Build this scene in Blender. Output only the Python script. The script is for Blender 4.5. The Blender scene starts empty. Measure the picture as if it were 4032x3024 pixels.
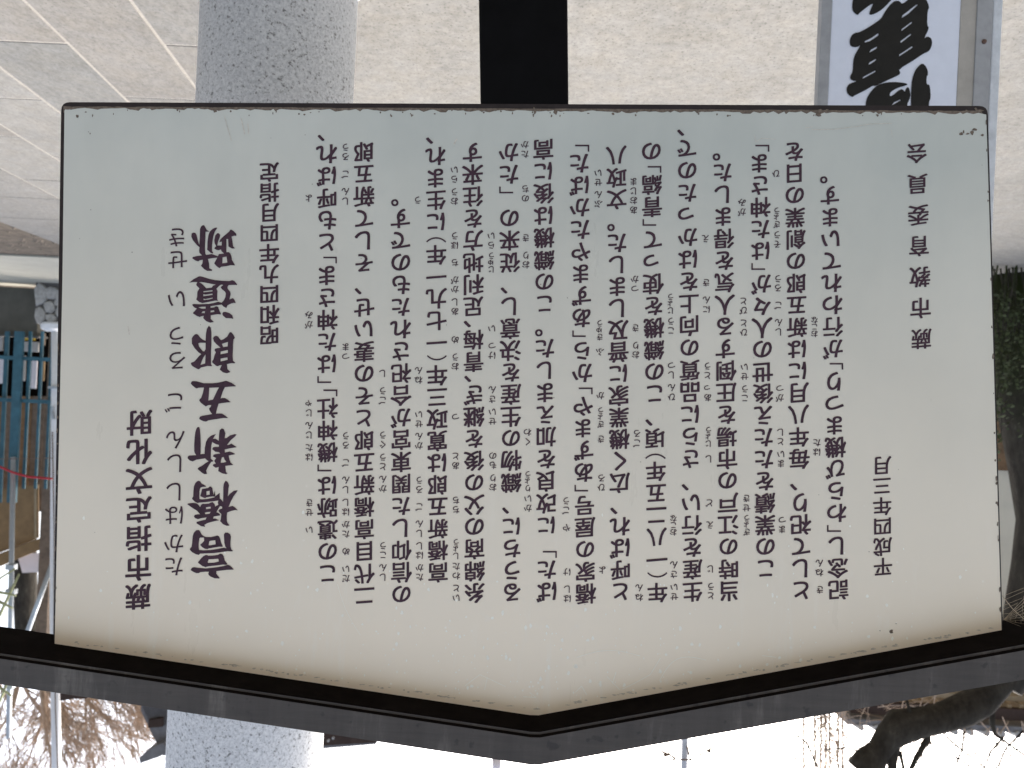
import bpy, bmesh, math, random
from mathutils import Vector, Matrix
random.seed(7)
R = random.Random(11)
S = bpy.context.scene
COL = S.collection
# ------------------------------------------------------------------ camera
# the photograph was taken with the phone upside down: the camera is rolled by 180 degrees (and 2.6 more)
TH = math.atan(.046); s_, c_ = math.sin(TH), math.cos(TH)
F = 3000.0                                            # focal length in pixels of the 4032 px wide photograph
CX = Vector((-c_, 0, -s_)); CY = Vector((s_, 0, -c_)); CZ = Vector((0, -1, 0)); CAM = Vector((0, 0, 1.5))
cam = bpy.data.cameras.new('camera'); camo = bpy.data.objects.new('camera', cam); COL.objects.link(camo)
M4 = Matrix.Identity(4)
for i in range(3):
    M4[i][0], M4[i][1], M4[i][2], M4[i][3] = CX[i], CY[i], CZ[i], CAM[i]
camo.matrix_world = M4
cam.sensor_width = 36; cam.lens = 36 * F / 4032; cam.clip_start = .05; cam.clip_end = 2000
cam.dof.use_dof = True; cam.dof.focus_distance = 1.05; cam.dof.aperture_fstop = 9.0
S.camera = camo
# ------------------------------------------------------------------ sky, sun, exposure
SUN_EL, SUN_AZ = math.radians(42), math.radians(-25)   # azimuth from +Y: beyond the board, veiled by bright haze
w = bpy.data.worlds.new('World'); S.world = w; w.use_nodes = True
nt = w.node_tree; bg = nt.nodes['Background']
sky = nt.nodes.new('ShaderNodeTexSky'); sky.sky_type = 'NISHITA'; sky.sun_disc = False
sky.sun_elevation = SUN_EL; sky.sun_rotation = SUN_AZ; sky.dust_density = 7.0; sky.air_density = 1.0; sky.ozone_density = 1.0
hsv = nt.nodes.new('ShaderNodeHueSaturation'); hsv.inputs['Saturation'].default_value = .62   # thin high cloud greys the sky
nt.links.new(sky.outputs[0], hsv.inputs['Color']); nt.links.new(hsv.outputs[0], bg.inputs[0]); bg.inputs[1].default_value = .15
sl = bpy.data.lights.new('sun', 'SUN'); sl.energy = .5; sl.angle = math.radians(40); sl.color = (1, .97, .93)
so = bpy.data.objects.new('sun', sl); COL.objects.link(so)
sd = Vector((math.sin(SUN_AZ) * math.cos(SUN_EL), math.cos(SUN_AZ) * math.cos(SUN_EL), math.sin(SUN_EL)))
so.rotation_euler = sd.to_track_quat('Z', 'Y').to_euler(); so.location = (0, -3, 8)
S.view_settings.view_transform = 'Standard'; S.view_settings.look = 'None'
S.view_settings.exposure = 1.58; S.view_settings.gamma = 1; S.view_settings.use_curve_mapping = False

# ------------------------------------------------------------------ helpers
def W(x, y, D):
    """where the photo's pixel (x, y) lies at distance D in front of the camera"""
    return CAM + D * ((x - 2016) / F * CX + (1512 - y) / F * CY - CZ)
def tag(o, label=None, cat=None, group=None, kind=None):
    for k, v in (('label', label), ('category', cat), ('group', group), ('kind', kind)):
        if v: o[k] = v
    return o
def empty(name, loc, label=None, cat=None, group=None, kind=None):
    o = bpy.data.objects.new(name, None); COL.objects.link(o); o.location = loc; o.empty_display_size = .1
    return tag(o, label, cat, group, kind)
def link(name, me, mat, parent=None, smooth=False):
    """vertices are given in world coordinates; the thing's Empty only carries a location"""
    o = bpy.data.objects.new(name, me); COL.objects.link(o)
    if mat and not me.materials: me.materials.append(mat)
    if parent:
        o.parent = parent
        p = parent; off = Vector((0, 0, 0))
        while p: off += p.location; p = p.parent
        for v in me.vertices: v.co -= off
    if smooth:
        for p in me.polygons: p.use_smooth = True
    return o
class MB:
    def __init__(s): s.v = []; s.f = []
    def add(s, vs, fs):
        n = len(s.v); s.v += [tuple(v) for v in vs]; s.f += [tuple(i + n for i in f) for f in fs]
    def box(s, a, b):
        (x0, y0, z0), (x1, y1, z1) = a, b
        s.hexa([(x0,y0,z0),(x1,y0,z0),(x1,y1,z0),(x0,y1,z0),(x0,y0,z1),(x1,y0,z1),(x1,y1,z1),(x0,y1,z1)])
    def hexa(s, p):
        s.add(p, [(0,3,2,1),(4,5,6,7),(0,1,5,4),(1,2,6,5),(2,3,7,6),(3,0,4,7)])
    def loft(s, rings, close=True):
        n = len(rings[0]); vs = [v for r in rings for v in r]; fs = []
        for i in range(len(rings) - 1):
            for j in range(n):
                k = (j + 1) % n
                fs.append((i*n+j, i*n+k, (i+1)*n+k, (i+1)*n+j))
        fs.append(tuple(range(n-1, -1, -1))); fs.append(tuple((len(rings)-1)*n + j for j in range(n)))
        s.add(vs, fs)
    def tube(s, pts, rads, n=5):
        pts = [Vector(p) for p in pts]
        if not isinstance(rads, (list, tuple)): rads = [rads] * len(pts)
        rings = []
        for i, p in enumerate(pts):
            t = (pts[min(i+1, len(pts)-1)] - pts[max(i-1, 0)]).normalized()
            u = t.orthogonal().normalized() if i == 0 else (u - u.dot(t) * t).normalized()
            w_ = t.cross(u)
            rings.append([p + rads[i] * (math.cos(a) * u + math.sin(a) * w_) for a in [2*math.pi*k/n for k in range(n)]])
        s.loft(rings)
    def build(s, name, mat, parent=None, smooth=False, bevel=0, fixn=True):
        me = bpy.data.meshes.new(name); me.from_pydata(s.v, [], s.f)
        if fixn or bevel:
            bm = bmesh.new(); bm.from_mesh(me)
            bmesh.ops.recalc_face_normals(bm, faces=bm.faces)
            if bevel:
                bmesh.ops.bevel(bm, geom=[e for e in bm.edges if e.calc_face_angle(0) > .5], offset=bevel, segments=2, affect='EDGES', profile=.5)
            bm.to_mesh(me); bm.free()
        return link(name, me, mat, parent, smooth)
def pbox(x0, x1, y0, y1, D, thick):
    """world-upright box whose front face covers about those pixels at distance D"""
    a = W((x0+x1)/2, (y0+y1)/2, D); hw = abs(x1-x0)/F*D/2; hh = abs(y1-y0)/F*D/2
    return (a.x-hw, a.y, a.z-hh), (a.x+hw, a.y+thick, a.z+hh)
# ------------------------------------------------------------------ materials
class NT:
    def __init__(s, name, rough=.8, spec=.3):
        s.m = bpy.data.materials.new(name); s.m.use_nodes = True; s.t = s.m.node_tree
        s.b = s.t.nodes['Principled BSDF']; s.b.inputs['Roughness'].default_value = rough
        s.b.inputs['Specular IOR Level'].default_value = spec
        s.tc = s.n('ShaderNodeTexCoord')
    def n(s, t, **kw):
        o = s.t.nodes.new(t)
        for k, v in kw.items():
            if k in o.inputs: o.inputs[k].default_value = v
            else: setattr(o, k, v)
        return o
    def l(s, a, b): s.t.links.new(a, b)
    def mapped(s, scale=(1,1,1), rot=(0,0,0)):
        m = s.n('ShaderNodeMapping'); m.inputs['Scale'].default_value = scale; m.inputs['Rotation'].default_value = rot
        s.l(s.tc.outputs['Object'], m.inputs[0]); return m.outputs[0]
    def noise(s, scale, detail=5, rough=.6, vec=None, out='Fac'):
        n = s.n('ShaderNodeTexNoise', Scale=scale, Detail=detail, Roughness=rough)
        s.l(vec or s.tc.outputs['Object'], n.inputs['Vector']); return n.outputs[out]
    def ramp(s, fac, stops, interp='LINEAR'):
        r = s.n('ShaderNodeValToRGB'); e = r.color_ramp.elements; r.color_ramp.interpolation = interp
        while len(e) < len(stops): e.new(.5)
        for i, (p, c) in enumerate(stops):
            e[i].position = p; e[i].color = (c, c, c, 1) if not isinstance(c, tuple) else (*c, 1)
        s.l(fac, r.inputs[0]); return r.outputs[0]
    def mix(s, fac, a, b, mode='MIX'):
        m = s.n('ShaderNodeMix'); m.data_type = 'RGBA'; m.blend_type = mode
        for sock, v in ((m.inputs[0], fac), (m.inputs[6], a), (m.inputs[7], b)):
            if hasattr(v, 'links'): s.l(v, sock)
            elif isinstance(v, tuple): sock.default_value = (*v, 1)
            else: sock.default_value = v
        return m.outputs[2]
    def col(s, c):
        if isinstance(c, tuple): s.b.inputs['Base Color'].default_value = (*c, 1)
        else: s.l(c, s.b.inputs['Base Color'])
        return s
    def bump(s, h, strength=.3, dist=.002):
        b = s.n('ShaderNodeBump', Strength=strength, Distance=dist); s.l(h, b.inputs['Height'])
        s.l(b.outputs[0], s.b.inputs['Normal']); return s
def simple(name, c, rough=.8, var=.25, scale=20, spec=.3, metal=0, bump=0):
    t = NT(name, rough, spec)
    lo = tuple(x * (1 - var) for x in c); hi = tuple(min(1, x * (1 + var)) for x in c)
    n = t.noise(scale, 6, .65)
    t.col(t.ramp(n, [(.3, lo), (.7, hi)])); t.b.inputs['Metallic'].default_value = metal
    if bump: t.bump(n, bump, .004)
    return t.m
def stone_mat(name, base, streak=(1, 1, 1), var=.22, speck=.5):
    t = NT(name, .85, .25)
    v = t.mapped(streak)
    a = t.noise(4.0, 8, .72, v); b = t.noise(22, 6, .75, v); c = t.noise(75, 4, .65); d = t.noise(1.1, 4, .6)
    k = t.mix(.55, t.ramp(a, [(.3, 1-var), (.7, 1+var*.4)]), t.ramp(b, [(.35, 1-var*1.3), (.65, 1+var*.5)]))
    k = t.mix(.6, k, t.ramp(d, [(.35, .86), (.65, 1.06)]), 'MULTIPLY')
    k2 = t.mix(speck, k, t.ramp(c, [(.34, .35), (.43, 1.), (.7, 1.08)]), 'MULTIPLY')
    tint = t.mix(t.ramp(t.noise(7, 4, .7), [(.35, 0.), (.65, 1.)]), base, tuple(x * y for x, y in zip(base, (1.0, .97, .92))))
    t.col(t.mix(1.0, k2, tint, 'MULTIPLY')); t.bump(b, .35, .004)
    return t.m
M = {}
def granite():
    t = NT('polished granite', .55, .35)
    vo = t.n('ShaderNodeTexVoronoi', Scale=210.0); t.l(t.tc.outputs['Object'], vo.inputs['Vector'])
    n1 = t.noise(130, 4, .6); n2 = t.noise(260, 3, .6); n3 = t.noise(4, 3, .5)
    base = t.ramp(n1, [(.36, (.58, .605, .63)), (.5, (.70, .72, .75)), (.62, (.80, .82, .84))])
    n4 = t.noise(95, 3, .55)
    fl = t.ramp(n4, [(.33, .30), (.40, .95), (.7, 1.06)])
    sp = t.ramp(n2, [(.33, .45), (.40, 1.0)])
    c = t.mix(1.0, base, fl, 'MULTIPLY'); c = t.mix(.8, c, sp, 'MULTIPLY')
    c = t.mix(.5, c, t.ramp(n3, [(.3, .88), (.7, 1.05)]), 'MULTIPLY')
    t.col(c); return t.m
M['granite'] = granite()
M['plaza'] = stone_mat('worn pale concrete', (.208, .205, .192), (1, 1, 1), .32, .85)
M['slab'] = [stone_mat('grey paving stone', c, (1.6, .8, 1), .32, .6) for c in ((.18,.18,.174), (.20,.20,.193), (.165,.168,.165), (.185,.181,.172))]
M['grout'] = simple('pale grout', (.27, .255, .23), .9, .2, 60, bump=.3)
M['kerbgranite'] = stone_mat('speckled kerb granite', (.19, .19, .185), (1,1,1), .35, 1.0)
M['earth'] = simple('trodden earth', (.11, .09, .07), .95, .45, 9, bump=.5)
M['road'] = simple('pale concrete lane', (.36, .35, .30), .9, .1, 3)
M['black'] = simple('black painted post', (.0025, .0025, .003), .6, .3, 30, .08)
M['edge'] = simple('dark board edge', (.022, .016, .016), .5, .3, 80)
M['peel'] = simple('peeled brown primer', (.17, .135, .105), .9, .4, 260)
M['ink'] = simple('faded purple black ink', (.055, .026, .040), .6, .35, 60)
M['bracket'] = simple('thin brown ink', (.06, .045, .04), .6, .2, 60)

def face_mat():
    t = NT('aged off white sign paint', .30, .5)
    n1 = t.noise(2.2, 5, .55); n2 = t.noise(14, 6, .6, t.mapped((1, 1, .25)))
    base = t.ramp(n1, [(.3, (.48, .51, .465)), (.7, (.61, .63, .57))])
    base = t.mix(.5, base, t.ramp(n2, [(.35, .93), (.65, 1.03)]), 'MULTIPLY')
    # pale rain splashes and dust specks that cling to the upper part under the little roof
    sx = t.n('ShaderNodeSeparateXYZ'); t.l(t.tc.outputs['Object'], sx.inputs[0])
    up = t.n('ShaderNodeMapRange'); up.inputs[1].default_value = 1.58; up.inputs[2].default_value = 1.95
    t.l(sx.outputs['Z'], up.inputs[0])
    light_tint = t.n('ShaderNodeMapRange'); light_tint.inputs[1].default_value = 1.15; light_tint.inputs[2].default_value = 1.85
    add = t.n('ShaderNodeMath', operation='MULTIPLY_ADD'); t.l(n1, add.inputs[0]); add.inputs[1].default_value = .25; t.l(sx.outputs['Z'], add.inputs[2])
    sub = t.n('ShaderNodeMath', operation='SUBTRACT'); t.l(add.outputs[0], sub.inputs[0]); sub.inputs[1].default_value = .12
    t.l(sub.outputs[0], light_tint.inputs[0])
    base = t.mix(light_tint.outputs[0], base, (.89, .80, .65))  # warmer and paler up the board: reflected light painted into the colour
    vo = t.n('ShaderNodeTexVoronoi', Scale=85.0); t.l(t.tc.outputs['Object'], vo.inputs['Vector'])
    dots = t.ramp(vo.outputs['Distance'], [(.0, 1.), (.10, 1.), (.17, 0.)])
    sep = t.n('ShaderNodeSeparateColor'); t.l(vo.outputs['Color'], sep.inputs[0])
    pick = t.ramp(sep.outputs[0], [(.0, 0.), (.90, 0.), (.93, 1.)])
    m1 = t.n('ShaderNodeMath', operation='MULTIPLY'); t.l(dots, m1.inputs[0]); t.l(pick, m1.inputs[1])
    m2 = t.n('ShaderNodeMath', operation='MULTIPLY'); t.l(m1.outputs[0], m2.inputs[0]); t.l(up.outputs[0], m2.inputs[1])
    base = t.mix(m2.outputs[0], base, (.97, .94, .85))
    n3 = t.noise(45, 5, .7); m3 = t.n('ShaderNodeMath', operation='MULTIPLY')
    t.l(t.ramp(n3, [(.62, 0.), (.75, .5)]), m3.inputs[0]); t.l(up.outputs[0], m3.inputs[1])
    base = t.mix(m3.outputs[0], base, (.88, .84, .76))
    n5 = t.noise(5, 5, .7, t.mapped((7, 1, .9))); m5 = t.n('ShaderNodeMath', operation='MULTIPLY')
    t.l(t.ramp(n5, [(.58, 0.), (.74, .75)]), m5.inputs[0]); t.l(up.outputs[0], m5.inputs[1])
    base = t.mix(m5.outputs[0], base, (.90, .86, .75))            # pale dried rain runs
    t.col(base); t.bump(t.noise(300, 3, .5), .04, .0005)
    t.l(t.ramp(n2, [(.3, .26), (.7, .40)]), t.b.inputs['Roughness'])
    return t.m
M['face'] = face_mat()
def roof_mat():
    t = NT('weathered dark roof trim', .42, .35)
    n = t.noise(6, 6, .7, t.mapped((3, 1, .4))); n2 = t.noise(60, 5, .7, t.mapped((.25, 1, 3))); n3 = t.noise(70, 2, .5)
    c = t.ramp(n, [(.3, (.048, .039, .032)), (.55, (.066, .056, .047)), (.72, (.15, .135, .118))])
    c = t.mix(.5, c, t.ramp(n2, [(.3, .65), (.7, 1.25)]), 'MULTIPLY')
    c = t.mix(.7, c, t.ramp(n3, [(.28, .45), (.36, 1.)]), 'MULTIPLY')
    t.col(c); t.bump(n2, .12, .001); return t.m
M['roof'] = roof_mat()
M['soffit'] = simple('painted shade brown black', (.007, .0055, .005), .95, .4, 30, .03)  # near-black: the shade under the roof is put into this colour
M['signwhite'] = simple('white sign film', (.74, .77, .84), .45, .03, 30)
M['signink'] = simple('black brush lettering', (.008, .008, .007), .5, .3, 40)
M['alu'] = simple('dull aluminium angle', (.36, .37, .38), .5, .12, 30, .5, .3)
M['tanstrip'] = simple('tan edge strip', (.42, .39, .34), .7, .1, 30)
M['whitepaint'] = simple('flaking white paint', (.62, .64, .65), .7, .14, 40)
M['steel'] = simple('galvanised steel tube', (.36, .40, .44), .45, .12, 12, .5, .4)
M['whitepole'] = simple('white painted pole', (.72, .73, .74), .45, .06, 8)
M['blue'] = simple('teal blue painted steel', (.035, .11, .15), .5, .3, 5)
M['greywall'] = simple('dark grey rendered wall', (.10, .095, .08), .9, .25, 2, bump=.3)
M['rubble'] = simple('pale rubble stone', (.34, .33, .31), .9, .3, 14, bump=.5)
M['mortar'] = simple('dark mortar', (.11, .105, .10), .95, .2, 20)
M['brownboard'] = simple('brown timber boarding', (.18, .11, .06), .85, .35, 6)
M['ochre'] = simple('ochre plywood', (.22, .145, .075), .8, .2, 5)
M['oldpost'] = simple('old grey brown timber', (.15, .115, .09), .9, .3, 8)
M['cream'] = simple('cream house wall', (.62, .58, .48), .9, .06, 2)
M['tan'] = simple('tan eave boarding', (.30, .24, .16), .85, .2, 4)
M['tile'] = simple('grey roof tile', (.16, .16, .17), .6, .25, 8)
M['tileend'] = simple('pale grey tile end', (.42, .42, .42), .6, .15, 10)
M['brownwood'] = simple('dark brown eave timber', (.05, .032, .026), .8, .3, 5)
def bark():
    t = NT('dark mossy bark', .95, .2)
    n = t.noise(9, 7, .7, t.mapped((1, 1, .4))); m = t.noise(2.3, 5, .65)
    c = t.ramp(n, [(.3, (.018, .015, .012)), (.6, (.050, .044, .035)), (.75, (.10, .09, .075))])
    sx = t.n('ShaderNodeSeparateXYZ'); t.l(t.tc.outputs['Object'], sx.inputs[0])
    h = t.n('ShaderNodeMapRange'); h.inputs[1].default_value = 2.1; h.inputs[2].default_value = .6; t.l(sx.outputs['Z'], h.inputs[0])
    g = t.n('ShaderNodeMath', operation='MULTIPLY'); t.l(t.ramp(m, [(.42, 0.), (.56, 1.)]), g.inputs[0]); t.l(h.outputs[0], g.inputs[1])
    t.col(t.mix(g.outputs[0], c, t.mix(n, (.008, .012, .003), (.035, .045, .012)))); t.bump(n, .9, .03); return t.m
M['bark'] = bark()
M['twig'] = simple('brown bare twig', (.47, .375, .30), .9, .3, 5)
M['moss'] = simple('green moss', (.055, .095, .018), .95, .5, 20)
M['hedge'] = simple('dark hedge leaf', (.045, .07, .025), .8, .5, 8)
M['shrubleaf'] = simple('dull dark leaf', (.045, .055, .022), .8, .6, 12)
M['red'] = simple('red cord', (.40, .03, .045), .6, .15, 8)
M['leafpale'] = simple('pale green twig', (.36, .38, .22), .8, .25, 10)
M['web'] = simple('dusty cobweb', (.45, .38, .28), .9, .2, 30)
M['yellow'] = simple('yellow plastic', (.5, .33, .03), .6, .1, 10)
M['panelwhite'] = simple('white plastic sheet', (.70, .68, .74), .6, .04, 5)
M['concrete'] = simple('concrete pole', (.42, .43, .45), .8, .1, 10)
M['lacquer'] = simple('rusty screw', (.12, .07, .05), .5, .3, 200)

# ------------------------------------------------------------------ the ground
g = MB(); g.add([(-400, -400, -.03), (400, -400, -.03), (400, 600, -.03), (-400, 600, -.03)], [(0, 1, 2, 3)])
tag(g.build('ground', M['earth']), kind='structure')
def gp(sv, y, z): return (sv + .13 * y, y, z)         # s: across the paving joints, y: along them
pl = MB(); pl.hexa([gp(-9, -6, -.028), gp(.70, -6, -.028), gp(.70, 9.0, -.028), gp(-9, 9.0, -.028), gp(-9, -6, 0), gp(.70, -6, 0), gp(.70, 9.0, 0), gp(-9, 9.0, 0)])
tag(pl.build('plaza_concrete', M['plaza']), kind='structure')
pav = empty('stone_pavement', (1, 3, 0), kind='structure')
b = MB(); b.hexa([gp(.705, -4, -.028), gp(3.31, -4, -.028), gp(3.31, 10.6, -.028), gp(.705, 10.6, -.028), gp(.705, -4, -.0035), gp(3.31, -4, -.0035), gp(3.31, 10.6, -.0035), gp(.705, 10.6, -.0035)])
b.build('grout_bed', M['grout'], pav)
lines = [.71, 1.23, 1.69, 2.19, 2.70, 3.30]
joint0 = [3.54, 4.25, 3.58, 4.36, 5.10]
gj = .009
for i in range(5):
    a0, a1 = lines[i] + gj, lines[i+1] - gj
    y = joint0[i] - 1.18 * 5
    while y < 10.3:
        y1 = min(y + 1.18 + R.uniform(-.0, .0), 10.55); z = R.uniform(-.001, .0015)
        q = MB(); q.hexa([gp(a0, y+gj, -.02), gp(a1, y+gj, -.02), gp(a1, y1-gj, -.02), gp(a0, y1-gj, -.02), gp(a0, y+gj, z), gp(a1, y+gj, z), gp(a1, y1-gj, z), gp(a0, y1-gj, z)])
        q.build('paving_stone', R.choice(M['slab']), pav, bevel=.003)
        y = y1
kb = empty('kerb_strip', (4.4, 5, 0), kind='structure')
y = -4
while y < 10:
    q = MB(); q.hexa([gp(3.315, y, -.02), gp(4.55, y, -.02), gp(4.55, y+.99, -.02), gp(3.315, y+.99, -.02), gp(3.315, y, .0), gp(4.55, y, .0), gp(4.55, y+.99, .0), gp(3.315, y+.99, .0)])
    q.build('kerb_stone', M['kerbgranite'], kb, bevel=.004); y += 1.0
rd = MB(); rd.box((-30, 10.9, -.025), (40, 15.2, .0)); 
tag(rd.build('lane', M['road']), kind='structure')
# loose soil and pebbles between kerb and lane
pb = MB()
for k in range(500):
    y = R.uniform(5.5, 10.85); x = gp(R.uniform(4.6, 8), y, 0)[0]; r = R.uniform(.012, .045); z = -.03
    p = [(x-r, y-r, z), (x+r, y-r*.7, z), (x+r*.8, y+r, z), (x-r*.7, y+r*.9, z)]
    pb.add(p + [(x, y, z + r*.8)], [(0,1,4),(1,2,4),(2,3,4),(3,0,4)])
tag(pb.build('gravel', simple('brown pebble', (.15, .125, .10), .9, .4, 9)), 'loose brown pebbles scattered on brown earth beside the paving', 'gravel', kind='stuff')

# ------------------------------------------------------------------ granite column
def cyl(name, p0, p1, r0, r1, mat, parent=None, n=64, bev=False):
    m = MB(); m.tube([p0, p1], [r0, r1], n); o = m.build(name, mat, parent, smooth=False)
    for p in o.data.polygons: p.use_smooth = len(p.vertices) == 4
    return o
DC = 2.32
cc = W(1003, 1512, DC); rc = 620 / F * DC / 2 * .985
pil = empty('granite_column', (cc.x, cc.y + rc, 0), 'thick round pillar of pale speckled granite right behind the notice board', 'stone column')
cyl('shaft', (cc.x, cc.y + rc*.35, .22), (cc.x, cc.y + rc*.35, 5.2), rc, rc*.985, M['granite'], pil)
q = MB()
for (r, z0, z1) in ((rc*1.35, 0, .12), (rc*1.18, .121, .22)): q.tube([(cc.x, cc.y + rc*.35, z0), (cc.x, cc.y + rc*.35, z1)], r, 48)
q.build('plinth', M['granite'], pil)

# ------------------------------------------------------------------ the notice board
DB = 1.05; KT = F / 85000
def Pb(x, y, off=0):
    D = DB / (1 + KT * (y - 1512) / F)
    p = W(x, y, D); return p - BN * off if off else p
BN = Vector((0, 0, 0)); _a, _b, _c = Pb(1000, 1000), Pb(3000, 1000), Pb(2000, 2500)
BN = (_b - _a).cross(_c - _a).normalized()
if BN.y < 0: BN = -BN                                   # points away from the viewer; off > 0 comes towards the viewer
base = W(2070, -2700, 1.12); base.z = 0
nb = empty('notice_board', base, 'house shaped white notice board lettered in purple black Japanese, on a black post', 'notice board')
def top_y(x): return 2526 + (x - 212) * (2802 - 2526) / (2117 - 212) if x < 2117 else 2802 + (x - 2117) * (2474 - 2802) / (3946 - 2117)
def rounded(p, r, corners):
    out = []
    for i, q_ in enumerate(p):
        if i in corners:
            a = Vector(p[i-1]); b_ = Vector(p[(i+1) % len(p)]); q = Vector(q_)
            u = (a - q).normalized(); v = (b_ - q).normalized()
            for t in (0, .25, .5, .75, 1):
                c0 = q + u * r * (1-t)**2 + v * r * t**2; out.append((c0.x, c0.y))
        else: out.append(q_)
    return out
outer = rounded([(241, 402), (3889, 417), (3949, 2500), (2117, 2830), (210, 2550)], 34, (0, 1))
q = MB(); n = len(outer)
q.add([Pb(x, y, 0) for x, y in outer] + [Pb(x, y, -.014) for x, y in outer], [tuple(range(n)), tuple(range(2*n-1, n-1, -1))] + [(i, (i+1) % n, n + (i+1) % n, n + i) for i in range(n)])
q.build('panel', M['edge'], nb)
# painted face, its lower edge a little ragged where the paint has flaked
ragged = []
x = 262.0
while x < 3868:
    ragged.append((x, 426 + (x-262)*.0052 + R.choice([0, 0, 1, 3, 7]) + R.uniform(-2, 3))); x += R.uniform(7, 30)
face = [(255, 436)] + ragged + [(3882, 452), (3896, 900), (3943, 2500), (2117, 2826), (216, 2548), (247, 1100)]
def flat_poly(name, pts, off, mat, parent, thick=0):
    me = bpy.data.meshes.new(name); bm = bmesh.new()
    vs = [bm.verts.new(Pb(x, y, off)) for x, y in pts]
    bm.faces.new(vs); bmesh.ops.triangulate(bm, faces=bm.faces[:]); bmesh.ops.recalc_face_normals(bm, faces=bm.faces)
    bm.to_mesh(me); bm.free(); return link(name, me, mat, parent)
primer = [(248, 418), (3878, 434), (3890, 900), (3940, 2480), (3925, 2480), (3860, 450), (300, 440)]
pr = []
x = 250.0
while x < 3878: pr.append((x, 419 + (x-262)*.0049 + R.uniform(-1, 2))); x += R.uniform(10, 40)
flat_poly('bare_edge', [(250, 444)] + pr + [(3880, 470), (3700, 470), (300, 455)], .0003, M['peel'], nb)
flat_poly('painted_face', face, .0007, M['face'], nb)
def blob(x, y, rx, ry, n=9, j=.4):
    return [(x + rx*math.cos(a)*(1+R.uniform(-j, j)), y + ry*math.sin(a)*(1+R.uniform(-j, j))) for a in [2*math.pi*k/n for k in range(n)]]
def blobs(name, lst, mat, off=.0011):
    m = MB()
    for b_ in lst:
        pts = blob(*b_); k = len(pts); cx_, cy_ = b_[0], b_[1]
        m.add([Pb(cx_, cy_, off)] + [Pb(x, y, off) for x, y in pts], [(0, 1+i, 1+(i+1) % k) for i in range(k)])
    o = m.build(name, mat, nb); o['kind'] = 'stuff'; return o
chips = [(268,430,14,5),(305,458,6,6),(366,455,2,6),(848,436,9,8),(2106,437,7,14),(2100,455,3,6),(2188,440,9,12),(2414,449,5,5),(2502,454,4,4),
 (3226,440,22,8),(3222,452,12,9),(3257,434,6,3),(3453,455,5,5),(3855,437,14,6),(3842,430,6,5),(3783,528,8,6),(3808,528,7,4),(3826,524,8,9),(3835,512,9,5),(3866,533,8,5),(3792,520,4,8),(3509,2486,7,8),(356,527,2,3),(350,520,1.5,2),(3527,2455,2,2)]
for k in range(46): chips.append((R.uniform(280, 3850), R.uniform(432, 458), R.uniform(1.5, 5), R.uniform(1.5, 5)))
for k in range(30): chips.append((R.uniform(250, 3900), R.uniform(500, 2500), R.uniform(1, 2.2), R.uniform(1, 2.2)))
for k in range(26):
    y = R.uniform(1300, 2500); chips.append((217 + (2500-y)*.0135 + R.uniform(-2, 3), y, R.uniform(1, 4), R.uniform(3, 9)))
for k in range(20):
    y = R.uniform(480, 2400); chips.append((3882 + (y-430)*.0275 + R.uniform(-4, 1), y, R.uniform(1.5, 4), R.uniform(3, 12)))
blobs('paint_chip', chips, M['peel'])
M['dust'] = simple('pale dried splash', (.97, .94, .84), .8, .08, 200)
M['grime'] = simple('dried pale grime line', (.62, .58, .50), .9, .25, 300)
sp = []
for k in range(300):
    x = R.gauss(2050, 850); 
    if not 240 < x < 3900: continue
    yt = top_y(x); y = yt - 15 - abs(R.gauss(0, 230))
    r = R.choice([1.8, 2.4, 2.4, 3, 3.6, 5.5]); sp.append((x, y, r, r*R.uniform(1, 1.8)))
sp += [(749,2370,6,9),(776,2466,4,4),(777,2482,3,4),(1583,2412,7,10),(972,2484,5,6)]
blobs('dust_splash', sp, M['dust'])
gr = []
for k in range(150):
    x = R.uniform(300, 3900); gr.append((x, top_y(x) - R.uniform(5, 13), R.uniform(3, 14), R.uniform(1, 4)))
blobs('grime_crust', gr, M['grime'])
# fine scratches
sc = MB()
def scratch(pts, w_=1.2):
    for (xa, ya), (xb, yb) in zip(pts, pts[1:]):
        d = math.hypot(xb-xa, yb-ya) or 1; nx, ny = -(yb-ya)/d*w_, (xb-xa)/d*w_
        sc.add([Pb(xa+nx, ya+ny, .0012), Pb(xb+nx, yb+ny, .0012), Pb(xb-nx, yb-ny, .0012), Pb(xa-nx, ya-ny, .0012)], [(0,1,2,3)])
def arc(x0, y0, x1, y1, bow, n=10):
    return [(x0+(x1-x0)*t - (y1-y0)*bow*math.sin(math.pi*t), y0+(y1-y0)*t + (x1-x0)*bow*math.sin(math.pi*t)) for t in [i/n for i in range(n+1)]]
scratch(arc(2596, 2680, 2780, 2598, -.25)); scratch([(2450,2712),(2500,2688),(2560,2655),(2600,2590)]); scratch(arc(2270,2588,2520,2582,-.1))
scratch([(1830,2700),(1890,2655),(1990,2702)]); scratch([(1919,2665),(1908,2715)]); scratch([(2060,2742),(2110,2745),(2085,2725)])
scratch([(2390,2663),(2440,2715)]); scratch([(2425,2645),(2411,2690)]); scratch(arc(3000,2580,3056,2587,.0)); scratch([(2265,2725),(2290,2700),(2310,2735)])
scratch(arc(1330, 2300, 1420, 2500, .05), .8)
sc.build('pale_scratch', M['dust'], nb)['kind'] = 'stuff'
sc = MB()
scratch([(885,460),(893,490),(913,556)]); scratch([(950,466),(965,530)], 1.6); scratch([(977,488),(980,528)], 1.6)
scratch([(3195,512),(3290,510),(3350,502),(3370,500),(3420,490),(3510,487)], 1); scratch([(3170,505),(3200,500)], 1)
scratch([(3820-850,595-60),(2975,560),(3000,545),(3055,550)], .8); scratch([(506,1285),(511,1318)], 2.2); scratch([(1799,548),(1787,570)], 2.5)
scratch([(3508,512),(3512,540)], .7)
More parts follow.
